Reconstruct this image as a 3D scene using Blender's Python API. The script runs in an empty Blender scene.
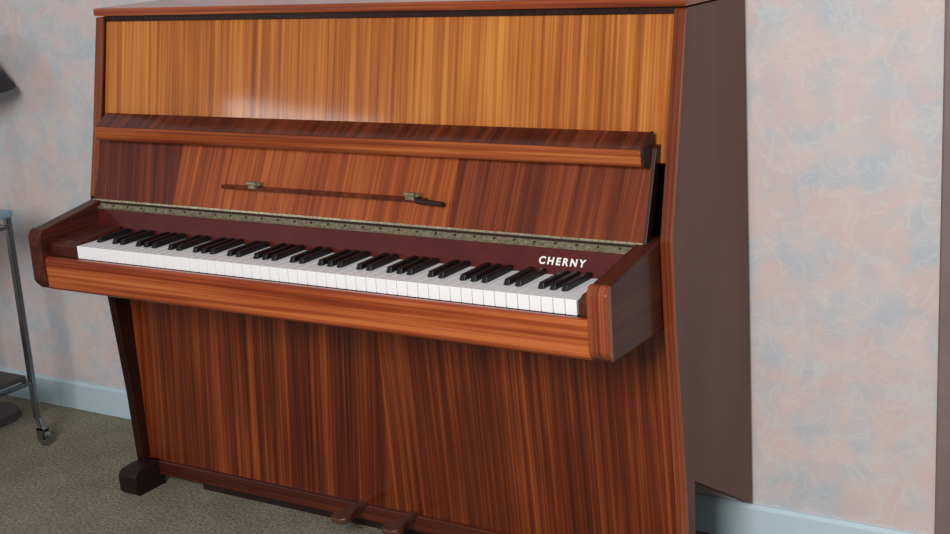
import bpy, bmesh, math
from mathutils import Vector, Matrix
S=bpy.context.scene
S.view_settings.view_transform='Standard'

# ---------------------------------------------------------------- helpers
def srgb(r,g,b):
    f=lambda c:(c/255/12.92) if c/255<=.04045 else ((c/255+.055)/1.055)**2.4
    return (f(r),f(g),f(b),1)
def newmat(name):
    m=bpy.data.materials.new(name);m.use_nodes=True
    nt=m.node_tree;b=nt.nodes['Principled BSDF'];return m,nt,b
def N(nt,t,**k):
    n=nt.nodes.new(t)
    for a,v in k.items(): setattr(n,a,v)
    return n
def plain(name,col,rough=.5,metal=0,nscale=40,var=.12,coat=0,bump=0,spec=.5):
    m,nt,b=newmat(name)
    tc=N(nt,'ShaderNodeTexCoord');no=N(nt,'ShaderNodeTexNoise');no.inputs['Scale'].default_value=nscale
    no.inputs['Detail'].default_value=4
    nt.links.new(tc.outputs['Object'],no.inputs['Vector'])
    r=N(nt,'ShaderNodeValToRGB');r.color_ramp.elements[0].position=.3;r.color_ramp.elements[1].position=.7
    c=col
    r.color_ramp.elements[0].color=(c[0]*(1-var),c[1]*(1-var),c[2]*(1-var),1)
    r.color_ramp.elements[1].color=(min(1,c[0]*(1+var)),min(1,c[1]*(1+var)),min(1,c[2]*(1+var)),1)
    nt.links.new(no.outputs['Fac'],r.inputs['Fac']);nt.links.new(r.outputs['Color'],b.inputs['Base Color'])
    b.inputs['Roughness'].default_value=rough;b.inputs['Metallic'].default_value=metal
    b.inputs['Coat Weight'].default_value=coat;b.inputs['Specular IOR Level'].default_value=spec
    if bump:
        bp=N(nt,'ShaderNodeBump');bp.inputs['Strength'].default_value=bump;bp.inputs['Distance'].default_value=.004
        nt.links.new(no.outputs['Fac'],bp.inputs['Height']);nt.links.new(bp.outputs['Normal'],b.inputs['Normal'])
    return m
def wood(name,dark,mid,light,axis='Z',off=0.,rough=.35,freq=1.,slant=0.,coat=.6,width=.12,spec=.2):
    m,nt,b=newmat(name)
    tc=N(nt,'ShaderNodeTexCoord');L=nt.links.new
    rot=N(nt,'ShaderNodeMapping');rot.inputs['Rotation'].default_value=(0,slant,0) if axis=='Z' else (0,0,0)
    L(tc.outputs['Object'],rot.inputs['Vector'])
    def noise(scale,along,detail,o=0.,dist=0.):
        mp=N(nt,'ShaderNodeMapping')
        if axis=='Z': sc=[1,.03,along]
        elif axis=='X': sc=[along,.5,1]
        else: sc=[1,along,1]
        mp.inputs['Scale'].default_value=sc
        mp.inputs['Location'].default_value=(off+o,off*1.7+o,off*.6)
        L(rot.outputs['Vector'],mp.inputs['Vector'])
        n=N(nt,'ShaderNodeTexNoise');n.inputs['Scale'].default_value=scale*freq;n.inputs['Detail'].default_value=detail
        n.inputs['Distortion'].default_value=dist
        L(mp.outputs['Vector'],n.inputs['Vector']);return n.outputs['Fac']
    a=noise(7,.06,2);bb=noise(55,.016,2,3.1);c=noise(190,.01,2,7.7);dd=noise(10,.5,2,1.3)
    def math_(op,x,y):
        n=N(nt,'ShaderNodeMath',operation=op)
        for i,v in enumerate((x,y)):
            if isinstance(v,(int,float)): n.inputs[i].default_value=v
            else: L(v,n.inputs[i])
        return n.outputs[0]
    t=math_('ADD',math_('MULTIPLY',a,.22),math_('MULTIPLY',bb,.38))
    t=math_('ADD',t,math_('MULTIPLY',c,.32));t=math_('ADD',t,math_('MULTIPLY',dd,.08))
    r=N(nt,'ShaderNodeValToRGB');e=r.color_ramp.elements
    e[0].position=.5-width;e[0].color=dark;e[1].position=.5+width;e[1].color=light
    x=e.new(.5);x.color=mid
    L(t,r.inputs['Fac']);L(r.outputs['Color'],b.inputs['Base Color'])
    b.inputs['Roughness'].default_value=rough;b.inputs['Coat Weight'].default_value=coat;b.inputs['Coat Roughness'].default_value=.08
    b.inputs['Specular IOR Level'].default_value=spec
    return m
class B:
    def __init__(s): s.bm=bmesh.new()
    def box(s,x0,x1,y0,y1,z0,z1):
        v=[s.bm.verts.new(p) for p in [(x0,y0,z0),(x1,y0,z0),(x1,y1,z0),(x0,y1,z0),(x0,y0,z1),(x1,y0,z1),(x1,y1,z1),(x0,y1,z1)]]
        for f in [(0,3,2,1),(4,5,6,7),(0,1,5,4),(1,2,6,5),(2,3,7,6),(3,0,4,7)]: s.bm.faces.new([v[i] for i in f])
        return s
    def prism(s,prof,x0,x1):   # prof: list (y,z)
        a=[s.bm.verts.new((x0,p[0],p[1])) for p in prof];b=[s.bm.verts.new((x1,p[0],p[1])) for p in prof]
        n=len(prof);s.bm.faces.new(a);s.bm.faces.new(b[::-1])
        for i in range(n): s.bm.faces.new([a[i],b[i],b[(i+1)%n],a[(i+1)%n]][::-1])
        return s
    def prismz(s,prof,z0,z1):  # prof (x,y)
        a=[s.bm.verts.new((p[0],p[1],z0)) for p in prof];b=[s.bm.verts.new((p[0],p[1],z1)) for p in prof]
        n=len(prof);s.bm.faces.new(a);s.bm.faces.new(b[::-1])
        for i in range(n): s.bm.faces.new([a[i],b[i],b[(i+1)%n],a[(i+1)%n]][::-1])
        return s
    def cyl(s,p0,p1,r0,r1=None,seg=24,caps=True):
        r1=r0 if r1 is None else r1
        p0=Vector(p0);p1=Vector(p1);d=p1-p0
        M=Matrix.Translation((p0+p1)/2)@d.to_track_quat('Z','Y').to_matrix().to_4x4()
        bmesh.ops.create_cone(s.bm,cap_ends=caps,segments=seg,radius1=r0,radius2=r1,depth=d.length,matrix=M);return s
    def sph(s,c,r):
        bmesh.ops.create_uvsphere(s.bm,u_segments=12,v_segments=8,radius=r,matrix=Matrix.Translation(c));return s
    def done(s,name,mat,parent=None,bevel=0,smooth=False,seg=2):
        bmesh.ops.recalc_face_normals(s.bm,faces=s.bm.faces)
        me=bpy.data.meshes.new(name);s.bm.to_mesh(me);s.bm.free()
        o=bpy.data.objects.new(name,me);S.collection.objects.link(o);me.materials.append(mat)
        if smooth:
            for p in me.polygons:p.use_smooth=True
        if bevel:
            m=o.modifiers.new('bevel','BEVEL');m.width=bevel;m.segments=seg;m.limit_method='ANGLE'
        if parent:o.parent=parent
        return o
def empty(name):
    e=bpy.data.objects.new(name,None);S.collection.objects.link(e);return e

# ---------------------------------------------------------------- materials
M_up=wood('sapele_upper',srgb(124,58,18),srgb(180,102,36),srgb(218,144,64),'Z',0.,width=.14)
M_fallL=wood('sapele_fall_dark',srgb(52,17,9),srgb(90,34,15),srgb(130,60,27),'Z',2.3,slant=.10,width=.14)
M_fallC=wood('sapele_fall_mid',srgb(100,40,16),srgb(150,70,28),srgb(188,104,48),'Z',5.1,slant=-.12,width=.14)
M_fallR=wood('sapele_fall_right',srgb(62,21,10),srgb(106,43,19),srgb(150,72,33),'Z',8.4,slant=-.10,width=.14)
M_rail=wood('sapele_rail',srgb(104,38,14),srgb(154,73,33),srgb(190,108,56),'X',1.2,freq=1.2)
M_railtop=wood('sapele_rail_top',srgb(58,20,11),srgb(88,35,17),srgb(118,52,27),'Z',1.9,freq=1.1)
M_slip=wood('sapele_slip',srgb(98,32,12),srgb(154,67,29),srgb(198,108,57),'X',4.4,freq=1.1)
M_low1=wood('sapele_lower_a',srgb(56,18,9),srgb(104,41,18),srgb(158,78,37),'Z',11.,slant=-.07,width=.13)  # both lower leaves: keybed shade worked into a darker veneer tint
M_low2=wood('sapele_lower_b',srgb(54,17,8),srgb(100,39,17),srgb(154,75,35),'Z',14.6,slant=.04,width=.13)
M_edge=wood('sapele_edge',srgb(86,34,17),srgb(124,60,34),srgb(158,88,54),'Z',6.3,rough=.25)
M_edged=wood('sapele_edge_dark',srgb(26,11,8),srgb(38,17,12),srgb(54,24,17),'Z',6.3,coat=.1)  # darker copy of the edge wood; shade painted onto the left lower lipping
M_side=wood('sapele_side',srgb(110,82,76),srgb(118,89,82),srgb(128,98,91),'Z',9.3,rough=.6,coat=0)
M_sideL=wood('sapele_side_inner',srgb(32,13,10),srgb(44,20,14),srgb(60,27,19),'Z',9.9,rough=.5,coat=0)  # left panel toned dark, leg shadow included in the colour
M_armside=wood('sapele_arm',srgb(60,26,19),srgb(76,35,25),srgb(93,46,33),'Y',3.3,coat=.15)
M_armfront=wood('sapele_arm_front',srgb(106,44,22),srgb(146,69,37),srgb(178,98,58),'Z',7.7)
M_name=plain('nameboard_stain',srgb(84,28,24),.35,nscale=20,var=.15,coat=.15,spec=.3)
M_dark=plain('dark_stain',srgb(40,22,20),.4,nscale=30)
M_foot=plain('dark_foot',srgb(34,19,19),.5,nscale=30,spec=.3)
M_white=plain('key_ivory',srgb(250,252,255),.25,var=.01)
M_black=plain('key_ebony',srgb(16,15,20),.35,var=.1)
M_brass=plain('aged_metal',srgb(160,150,122),.35,metal=.6,nscale=150,var=.45)
M_ped=plain('pedal_brass',srgb(112,74,58),.35,metal=.5,nscale=60)
M_letter=plain('lettering',srgb(248,246,240),.4,var=.02)
M_chrome=plain('chrome',srgb(165,170,178),.15,metal=1,var=.05)
M_tab=plain('trolley_top',srgb(140,170,188),.3,nscale=15)
M_rub=plain('rubber',srgb(70,66,66),.6)
M_shade=plain('lampshade_fabric',srgb(56,56,64),.8,nscale=200)
M_trim=plain('door_casing',srgb(128,112,110),.6,nscale=12)
M_base=plain('baseboard_paint',srgb(200,224,234),.5,nscale=6,var=.03)

# wallpaper : marbled pale blue / pink
M_wall,nt,b=newmat('marbled_wallpaper');L=nt.links.new
tc=N(nt,'ShaderNodeTexCoord')
n1=N(nt,'ShaderNodeTexNoise');n1.inputs['Scale'].default_value=12;n1.inputs['Detail'].default_value=5;n1.inputs['Distortion'].default_value=.4
n2=N(nt,'ShaderNodeTexNoise');n2.inputs['Scale'].default_value=10;n2.inputs['Detail'].default_value=5;n2.inputs['Distortion'].default_value=.8
n3=N(nt,'ShaderNodeTexNoise');n3.inputs['Scale'].default_value=13;n3.inputs['Detail'].default_value=5;n3.inputs['Distortion'].default_value=1.2
mp=N(nt,'ShaderNodeMapping');mp.inputs['Location'].default_value=(5,2,3)
mp3=N(nt,'ShaderNodeMapping');mp3.inputs['Location'].default_value=(-7,4,1)
L(tc.outputs['Object'],n1.inputs['Vector']);L(tc.outputs['Object'],mp.inputs['Vector']);L(mp.outputs[0],n2.inputs['Vector'])
L(tc.outputs['Object'],mp3.inputs['Vector']);L(mp3.outputs[0],n3.inputs['Vector'])
r1=N(nt,'ShaderNodeValToRGB');e=r1.color_ramp.elements
e[0].position=.34;e[0].color=srgb(190,198,206);e[1].position=.62;e[1].color=srgb(216,204,202)
x=e.new(.5);x.color=srgb(205,203,205)
L(n1.outputs['Fac'],r1.inputs['Fac'])
r2=N(nt,'ShaderNodeValToRGB');e=r2.color_ramp.elements;e[0].position=.43;e[0].color=(0,0,0,1);e[1].position=.66;e[1].color=(.62,.62,.62,1)
L(n2.outputs['Fac'],r2.inputs['Fac'])
mx=N(nt,'ShaderNodeMixRGB');mx.inputs['Color2'].default_value=srgb(224,194,188)
L(r2.outputs['Color'],mx.inputs['Fac']);L(r1.outputs['Color'],mx.inputs['Color1'])
r3=N(nt,'ShaderNodeValToRGB');e=r3.color_ramp.elements;e[0].position=.47;e[0].color=(0,0,0,1);e[1].position=.53;e[1].color=(0,0,0,1)
x=e.new(.5);x.color=(.4,.4,.4,1)
L(n3.outputs['Fac'],r3.inputs['Fac'])
mx2=N(nt,'ShaderNodeMixRGB');mx2.inputs['Color2'].default_value=srgb(222,222,220)
L(r3.outputs['Color'],mx2.inputs['Fac']);L(mx.outputs[0],mx2.inputs['Color1'])
L(mx2.outputs[0],b.inputs['Base Color']);b.inputs['Roughness'].default_value=.75

# carpet
M_carp,nt,b=newmat('carpet_pile');L=nt.links.new
tc=N(nt,'ShaderNodeTexCoord')
n1=N(nt,'ShaderNodeTexNoise');n1.inputs['Scale'].default_value=130;n1.inputs['Detail'].default_value=5
n2=N(nt,'ShaderNodeTexNoise');n2.inputs['Scale'].default_value=9;n2.inputs['Detail'].default_value=4
L(tc.outputs['Object'],n1.inputs['Vector']);L(tc.outputs['Object'],n2.inputs['Vector'])
r1=N(nt,'ShaderNodeValToRGB');e=r1.color_ramp.elements
e[0].position=.3;e[0].color=srgb(114,109,95);e[1].position=.7;e[1].color=srgb(174,167,148)
L(n1.outputs['Fac'],r1.inputs['Fac'])
mx=N(nt,'ShaderNodeMixRGB',blend_type='MULTIPLY');mx.inputs['Fac'].default_value=.6
r2=N(nt,'ShaderNodeValToRGB');e=r2.color_ramp.elements;e[0].position=.35;e[0].color=(.7,.71,.68,1);e[1].position=.65;e[1].color=(1,1,1,1)
L(n2.outputs['Fac'],r2.inputs['Fac']);L(r1.outputs['Color'],mx.inputs['Color1']);L(r2.outputs['Color'],mx.inputs['Color2'])
L(mx.outputs[0],b.inputs['Base Color']);b.inputs['Roughness'].default_value=.95
b.inputs['Specular IOR Level'].default_value=.1
bp=N(nt,'ShaderNodeBump');bp.inputs['Distance'].default_value=.006;bp.inputs['Strength'].default_value=.6
L(n1.outputs['Fac'],bp.inputs['Height']);L(bp.outputs[0],b.inputs['Normal'])

# ---------------------------------------------------------------- room
B().box(-4.2,2.2,0,.12,0,2.5).done('wall_back',M_wall)
B().box(-4.2,2.2,-4.6,.12,-.08,0).done('floor',M_carp)
B().prism([(0,0),(-.012,0),(-.012,.076),(-.006,.084),(0,.084)],-4.2,.405).done('baseboard_back',M_base)
B().prismz([(.407,0),(.407,-.014),(.412,-.02),(.47,-.02),(.478,-.012),(.478,0)],0,2.1).done('trim_1',M_trim)

# ---------------------------------------------------------------- piano
P=empty('upright_piano')
XL,XR=-1.478,.024
T=.022
Yb=-.014
front=[(-.33,.0),(-.34,.25),(-.365,.58),(-.37,.75),(-.335,.90),(-.28,1.16)]
def side(x0,x1,nm,mt):
    prof=[(-.33,.0),(-.34,.25),(-.365,.58),(-.37,.75),(-.335,.90),(-.28,1.16),(Yb,1.16),(Yb,.09),(-.30,.255),(-.308,.0)]
    B().prism(prof,x0,x1).done(nm,mt,P,bevel=.0015)
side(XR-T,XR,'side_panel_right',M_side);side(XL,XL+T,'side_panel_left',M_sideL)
def lip(x0,x1,nm,fr,mat):
    prof=[(y-.006,z) for y,z in fr]+[(y+.001,z) for y,z in fr[::-1]]
    B().prism(prof,x0-.001,x1+.001).done(nm,mat,P,bevel=.002)
lip(XR-T,XR,'edge_lipping_right',front,M_edge)
lip(XL,XL+T,'edge_lipping_left_upper',front[3:],M_edge)
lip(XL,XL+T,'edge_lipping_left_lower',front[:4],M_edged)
xi0,xi1=XL+T,XR-T
# top lid
B().box(XL-.002,XR+.002,-.292,Yb,1.163,1.181).done('top_lid',M_rail,P,bevel=.004)
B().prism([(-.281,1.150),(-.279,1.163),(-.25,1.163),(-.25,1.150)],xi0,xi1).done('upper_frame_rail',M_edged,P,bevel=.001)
# upper panel
B().prism([(-.327,.885),(-.2745,1.151),(-.2595,1.151),(-.312,.885)],xi0,xi1).done('upper_panel',M_up,P)
B().box(xi0,xi1,-.06,Yb,.3,1.16).done('back_frame',M_dark,P)
# fallboard (opened, leaning back) in 3 veneer leaves
yb,zb_,yt,zt=-.398,.742,-.338,.915
def leaf(x0t,x1t,x0b,x1b,mat,nm):
    b=B();bm=b.bm
    f=[bm.verts.new(p) for p in [(x0b,yb,zb_),(x1b,yb,zb_),(x1t,yt,zt),(x0t,yt,zt)]]
    k=[bm.verts.new((v.co.x,v.co.y+.018,v.co.z+.004)) for v in f]
    bm.faces.new(f);bm.faces.new(k[::-1])
    for i in range(4): bm.faces.new([f[i],k[i],k[(i+1)%4],f[(i+1)%4]])
    return b.done(nm,mat,P)
fl,fr=-1.444,-.022
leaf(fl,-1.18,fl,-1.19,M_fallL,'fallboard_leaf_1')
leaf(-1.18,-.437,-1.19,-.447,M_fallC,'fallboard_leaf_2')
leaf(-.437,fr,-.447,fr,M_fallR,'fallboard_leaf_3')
B().prism([(yb-.002,zb_),(yt-.002,zt),(yt+.022,zt+.004),(yb+.022,zb_+.004)],fr,fr+.006).done('fallboard_end_edge_right',M_dark,P,bevel=.001)
# folded front strip of the fallboard : light front face, dark sloping top
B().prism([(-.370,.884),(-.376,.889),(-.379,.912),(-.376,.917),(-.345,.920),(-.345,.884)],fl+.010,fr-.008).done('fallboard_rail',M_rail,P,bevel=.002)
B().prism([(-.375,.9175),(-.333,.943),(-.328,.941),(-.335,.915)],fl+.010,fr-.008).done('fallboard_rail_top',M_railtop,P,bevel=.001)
B().prism([(-.371,.883),(-.379,.888),(-.381,.914),(-.377,.920),(-.334,.945),(-.33,.883)],fr-.008,fr-.002).done('rail_end_cap',M_dark,P,bevel=.001)
# music-rest bar
def ylid(z): return yb+(yt-yb)*(z-zb_)/(zt-zb_)
yl=ylid(.80)
b=B();b.prism([(yl-.016,.796),(yl-.016,.803),(yl-.004,.804),(yl-.004,.797)],-1.04,-.50);b.done('music_rest_bar',M_railtop,P,bevel=.001)
b=B();b.cyl((-.52,yl-.014,.798),(-.455,yl-.018,.796),.006,.005);b.done('music_rest_handle',M_dark,P)
b=B()
for xx in (-.95,-.535):
    b.box(xx-.018,xx+.018,yl-.012,yl+.002,.806,.812);b.box(xx-.01,xx+.01,yl-.018,yl+.002,.800,.808)
    b.cyl((xx-.012,yl-.016,.811),(xx+.012,yl-.016,.811),.004)
b.done('music_rest_brackets',M_brass,P)
# hinge strip
b=B();b.prism([(yb-.003,zb_+.002),(yb-.001,zb_+.009),(yb+.004,zb_+.007),(yb+.004,zb_-.004),(yb-.014,zb_-.011),(yb-.015,zb_-.007)],fl,fr)
b.done('fallboard_hinge',M_brass,P)
b=B();i=fl+.03
while i<fr:
    b.sph((i,yb-.009,zb_-.004),.0034);i+=.045
b.done('hinge_screws',M_dark,P)
B().cyl((fl,yb-.003,zb_+.002),(fr,yb-.003,zb_+.002),.003,seg=10).done('hinge_pin',M_dark,P)
# nameboard
nb0=(-.432,.672);nb1=(-.408,.734)
B().prism([nb0,nb1,(-.385,.738),(-.385,.672)],-1.416,-.038).done('nameboard',M_name,P)
# keybed, keyslip
B().box(-1.416,-.038,-.572,-.335,.582,.655).done('keybed',M_dark,P,bevel=.002)
B().prism([(-.578,.581),(-.586,.588),(-.588,.650),(-.584,.658),(-.572,.658),(-.572,.581)],-1.416,-.038).done('keyslip',M_slip,P,bevel=.003)
# key blocks
for nm,x0,x1 in (('key_block_left',-1.416,-1.328),('key_block_right',-.069,-.038)):
    B().prism([(-.566,.655),(-.566,.684),(-.55,.692),(-.43,.700),(-.43,.655)],x0,x1).done(nm,M_armside,P,bevel=.003)
# arms
def arm(x0,x1,nm,mf):
    prof=[(-.579,.583),(-.586,.600),(-.588,.706),(-.578,.718),(-.372,.753),(-.345,.753),(-.345,.58),(-.57,.58)]
    B().prism(prof,x0,x1).done(nm,M_armside,P,bevel=.004)
    fr_=[(-.572,.579),(-.587,.594),(-.592,.602),(-.592,.706),(-.583,.719),(-.572,.7205),(-.572,.71)]
    B().prism(fr_,x0-.001,x1+.001).done(nm+'_front_lipping',mf,P,bevel=.003)
arm(-.038,0,'arm_right',M_armfront);arm(-1.4545,-1.4165,'arm_left',M_armside)
# white keys
kx0=-1.327;kx1=-.070;nk=52;w=(kx1-kx0)/nk
b=B()
for i in range(nk):
    b.box(kx0+i*w+.0006,kx0+(i+1)*w-.0006,-.568,-.430,.657,.6855)
b.done('white_keys',M_white,P,bevel=.0012,seg=2)
b=B()
for i in range(nk-1):
    if i%7 in (0,2,3,5,6):
        xc=kx0+(i+1)*w;h=.0068
        bm=b.bm
        lo=[(xc-h,-.527,.683),(xc+h,-.527,.683),(xc+h,-.430,.683),(xc-h,-.430,.683)]
        up=[(xc-h*.8,-.520,.6965),(xc+h*.8,-.520,.6965),(xc+h*.8,-.430,.697),(xc-h*.8,-.430,.697)]
        v=[bm.verts.new(p) for p in lo+up]
        for f in [(0,3,2,1),(4,5,6,7),(0,1,5,4),(1,2,6,5),(2,3,7,6),(3,0,4,7)]: bm.faces.new([v[j] for j in f])
b.done('black_keys',M_black,P,bevel=.0015)
# lettering on nameboard
cu=bpy.data.curves.new('lettering','FONT');cu.body='CHERNY';cu.size=.0185;cu.extrude=.0006;cu.offset=.0006;cu.space_character=1.4;cu.shear=.12
to=bpy.data.objects.new('lettering_tmp',cu);S.collection.objects.link(to)
bpy.context.view_layer.update()
dg=bpy.context.evaluated_depsgraph_get()
me=bpy.data.meshes.new_from_object(to.evaluated_get(dg))
xs=[v.co.x for v in me.vertices];wt=max(xs)-min(xs)
ang=math.atan2(nb1[1]-nb0[1],nb1[0]-nb0[0])
k=.100/wt
for v in me.vertices:
    x=(v.co.x-min(xs))*k;u=v.co.y*1.05;zz=v.co.z
    s=.032+u
    v.co=Vector((-.229+x,nb0[0]+math.cos(ang)*s-math.sin(ang)*(zz+.0006),nb0[1]+math.sin(ang)*s))
bpy.data.objects.remove(to)
lo=bpy.data.objects.new('nameboard_lettering',me);S.collection.objects.link(lo);me.materials.clear();me.materials.append(M_letter);lo.parent=P
# lower panel (two leaves), base rail
xm=-.705
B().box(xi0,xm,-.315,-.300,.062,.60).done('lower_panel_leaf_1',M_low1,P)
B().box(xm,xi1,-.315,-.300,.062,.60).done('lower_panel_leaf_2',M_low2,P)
B().box(xi0,xi1,-.325,-.295,.028,.066).done('base_rail',wood('sapele_base',srgb(52,18,12),srgb(74,31,19),srgb(98,44,26),'X',3.),P,bevel=.003)
# feet
for nm,x0,x1 in (('foot_left',XL,XL+.06),('foot_right',XR-.06,XR)):
    B().prism([(-.40,.0),(-.408,.01),(-.408,.05),(-.398,.062),(-.36,.066),(-.308,.066),(-.308,0)],x0,x1).done(nm,M_foot,P,bevel=.003)
B().box(-1.3,-.25,-.30,-.02,.0,.05).done('bottom_board',M_dark,P)
# pedals
for nm,xc in (('pedal_soft',-.785),('pedal_sustain',-.645)):
    pr=[(xc-.010,-.30),(xc-.010,-.355),(xc-.017,-.375),(xc-.024,-.395),(xc-.022,-.410),(xc-.012,-.418),(xc,-.420),(xc+.012,-.418),(xc+.022,-.410),(xc+.024,-.395),(xc+.017,-.375),(xc+.010,-.355),(xc+.010,-.30)]
    B().prismz(pr,.056,.072).done(nm,M_ped,P,bevel=.004)

# ---------------------------------------------------------------- trolley (left)
Tt=empty('chrome_trolley')
x0,x1,y0,y1=-2.40,-1.945,-.66,-.254
b=B()
for xx in (x0,x1):
    for yy in (y0,y1): b.box(xx-.008,xx+.008,yy-.008,yy+.008,.075,.64)
for zz in (.186,.62):
    for yy in (y0,y1): b.box(x0,x1,yy-.006,yy+.006,zz-.012,zz)
    for xx in (x0,x1): b.box(xx-.006,xx+.006,y0,y1,zz-.012,zz)
b.done('frame',M_chrome,Tt,bevel=.002)
B().box(x0-.015,x1+.012,y0-.015,y1+.012,.64,.658).done('top',M_tab,Tt,bevel=.004)
B().box(x0+.008,x1-.012,y0+.008,y1-.008,.186,.200).done('shelf',M_rub,Tt,bevel=.002)
b=B();c=B()
for xx in (x0,x1):
    for yy in (y0,y1):
        c.cyl((xx,yy,.075),(xx+.006,yy,.045),.007,.006)
        c.box(xx+.002,xx+.026,yy-.012,yy-.009,.018,.05);c.box(xx+.002,xx+.026,yy+.009,yy+.012,.018,.05);c.box(xx+.002,xx+.026,yy-.012,yy+.012,.046,.050)
        b.cyl((xx+.018,yy-.008,.021),(xx+.018,yy+.008,.021),.021,seg=20)
b.done('castor_wheels',M_chrome,Tt,bevel=.003);c.done('castor_forks',M_chrome,Tt)

# ---------------------------------------------------------------- floor lamp (left edge)
F=empty('floor_lamp')
lx,ly=-2.268,-.19
B().cyl((lx,ly,0),(lx,ly,.02),.11,.10,seg=40).done('base',M_rub,F,bevel=.003)
B().cyl((lx,ly,.02),(lx,ly,1.08),.010).done('pole',M_chrome,F,smooth=True)
o=B().cyl((lx,ly,.95),(lx,ly,1.10),.225,.12,seg=48,caps=False).done('shade',M_shade,F,smooth=True)
sm=o.modifiers.new('thickness','SOLIDIFY');sm.thickness=.003

# ---------------------------------------------------------------- lights
def area(name,loc,tgt,sx,sy,e,col):
    l=bpy.data.lights.new(name,'AREA');l.shape='RECTANGLE';l.size=sx;l.size_y=sy;l.energy=e;l.color=col
    o=bpy.data.objects.new(name,l);S.collection.objects.link(o);o.location=loc
    o.rotation_euler=(Vector(tgt)-Vector(loc)).to_track_quat('-Z','Y').to_euler();return o
area('window_light_front',(.5,-3.9,2.2),(.4,0,.8),1.2,1.1,116,(1,.975,.95))
area('window_light_left',(-3.5,-3.5,1.42),(-.9,-.2,.95),.8,.45,9,(.98,.98,1))
W=bpy.data.worlds.new('room_ambient');S.world=W;W.use_nodes=True
bg=W.node_tree.nodes['Background'];bg.inputs[0].default_value=(.95,.94,.97,1);bg.inputs[1].default_value=.27

# ---------------------------------------------------------------- camera
cam=bpy.data.cameras.new('camera');co=bpy.data.objects.new('camera',cam);S.collection.objects.link(co);S.camera=co
cam.sensor_width=36;cam.lens=36*1406.93/950;cam.clip_start=.05
y,p,r=[math.radians(a) for a in (33.2394,-14.6242,-3.7852)]
Fv=Vector((-math.sin(y)*math.cos(p),math.cos(y)*math.cos(p),math.sin(p)))
R=Vector((math.cos(y),math.sin(y),0));U=R.cross(Fv)
R2=R*math.cos(r)+U*math.sin(r);U2=-R*math.sin(r)+U*math.cos(r)
m=Matrix((R2,U2,-Fv)).transposed().to_4x4();m.translation=Vector((1.0760,-2.6320,1.3717));co.matrix_world=m
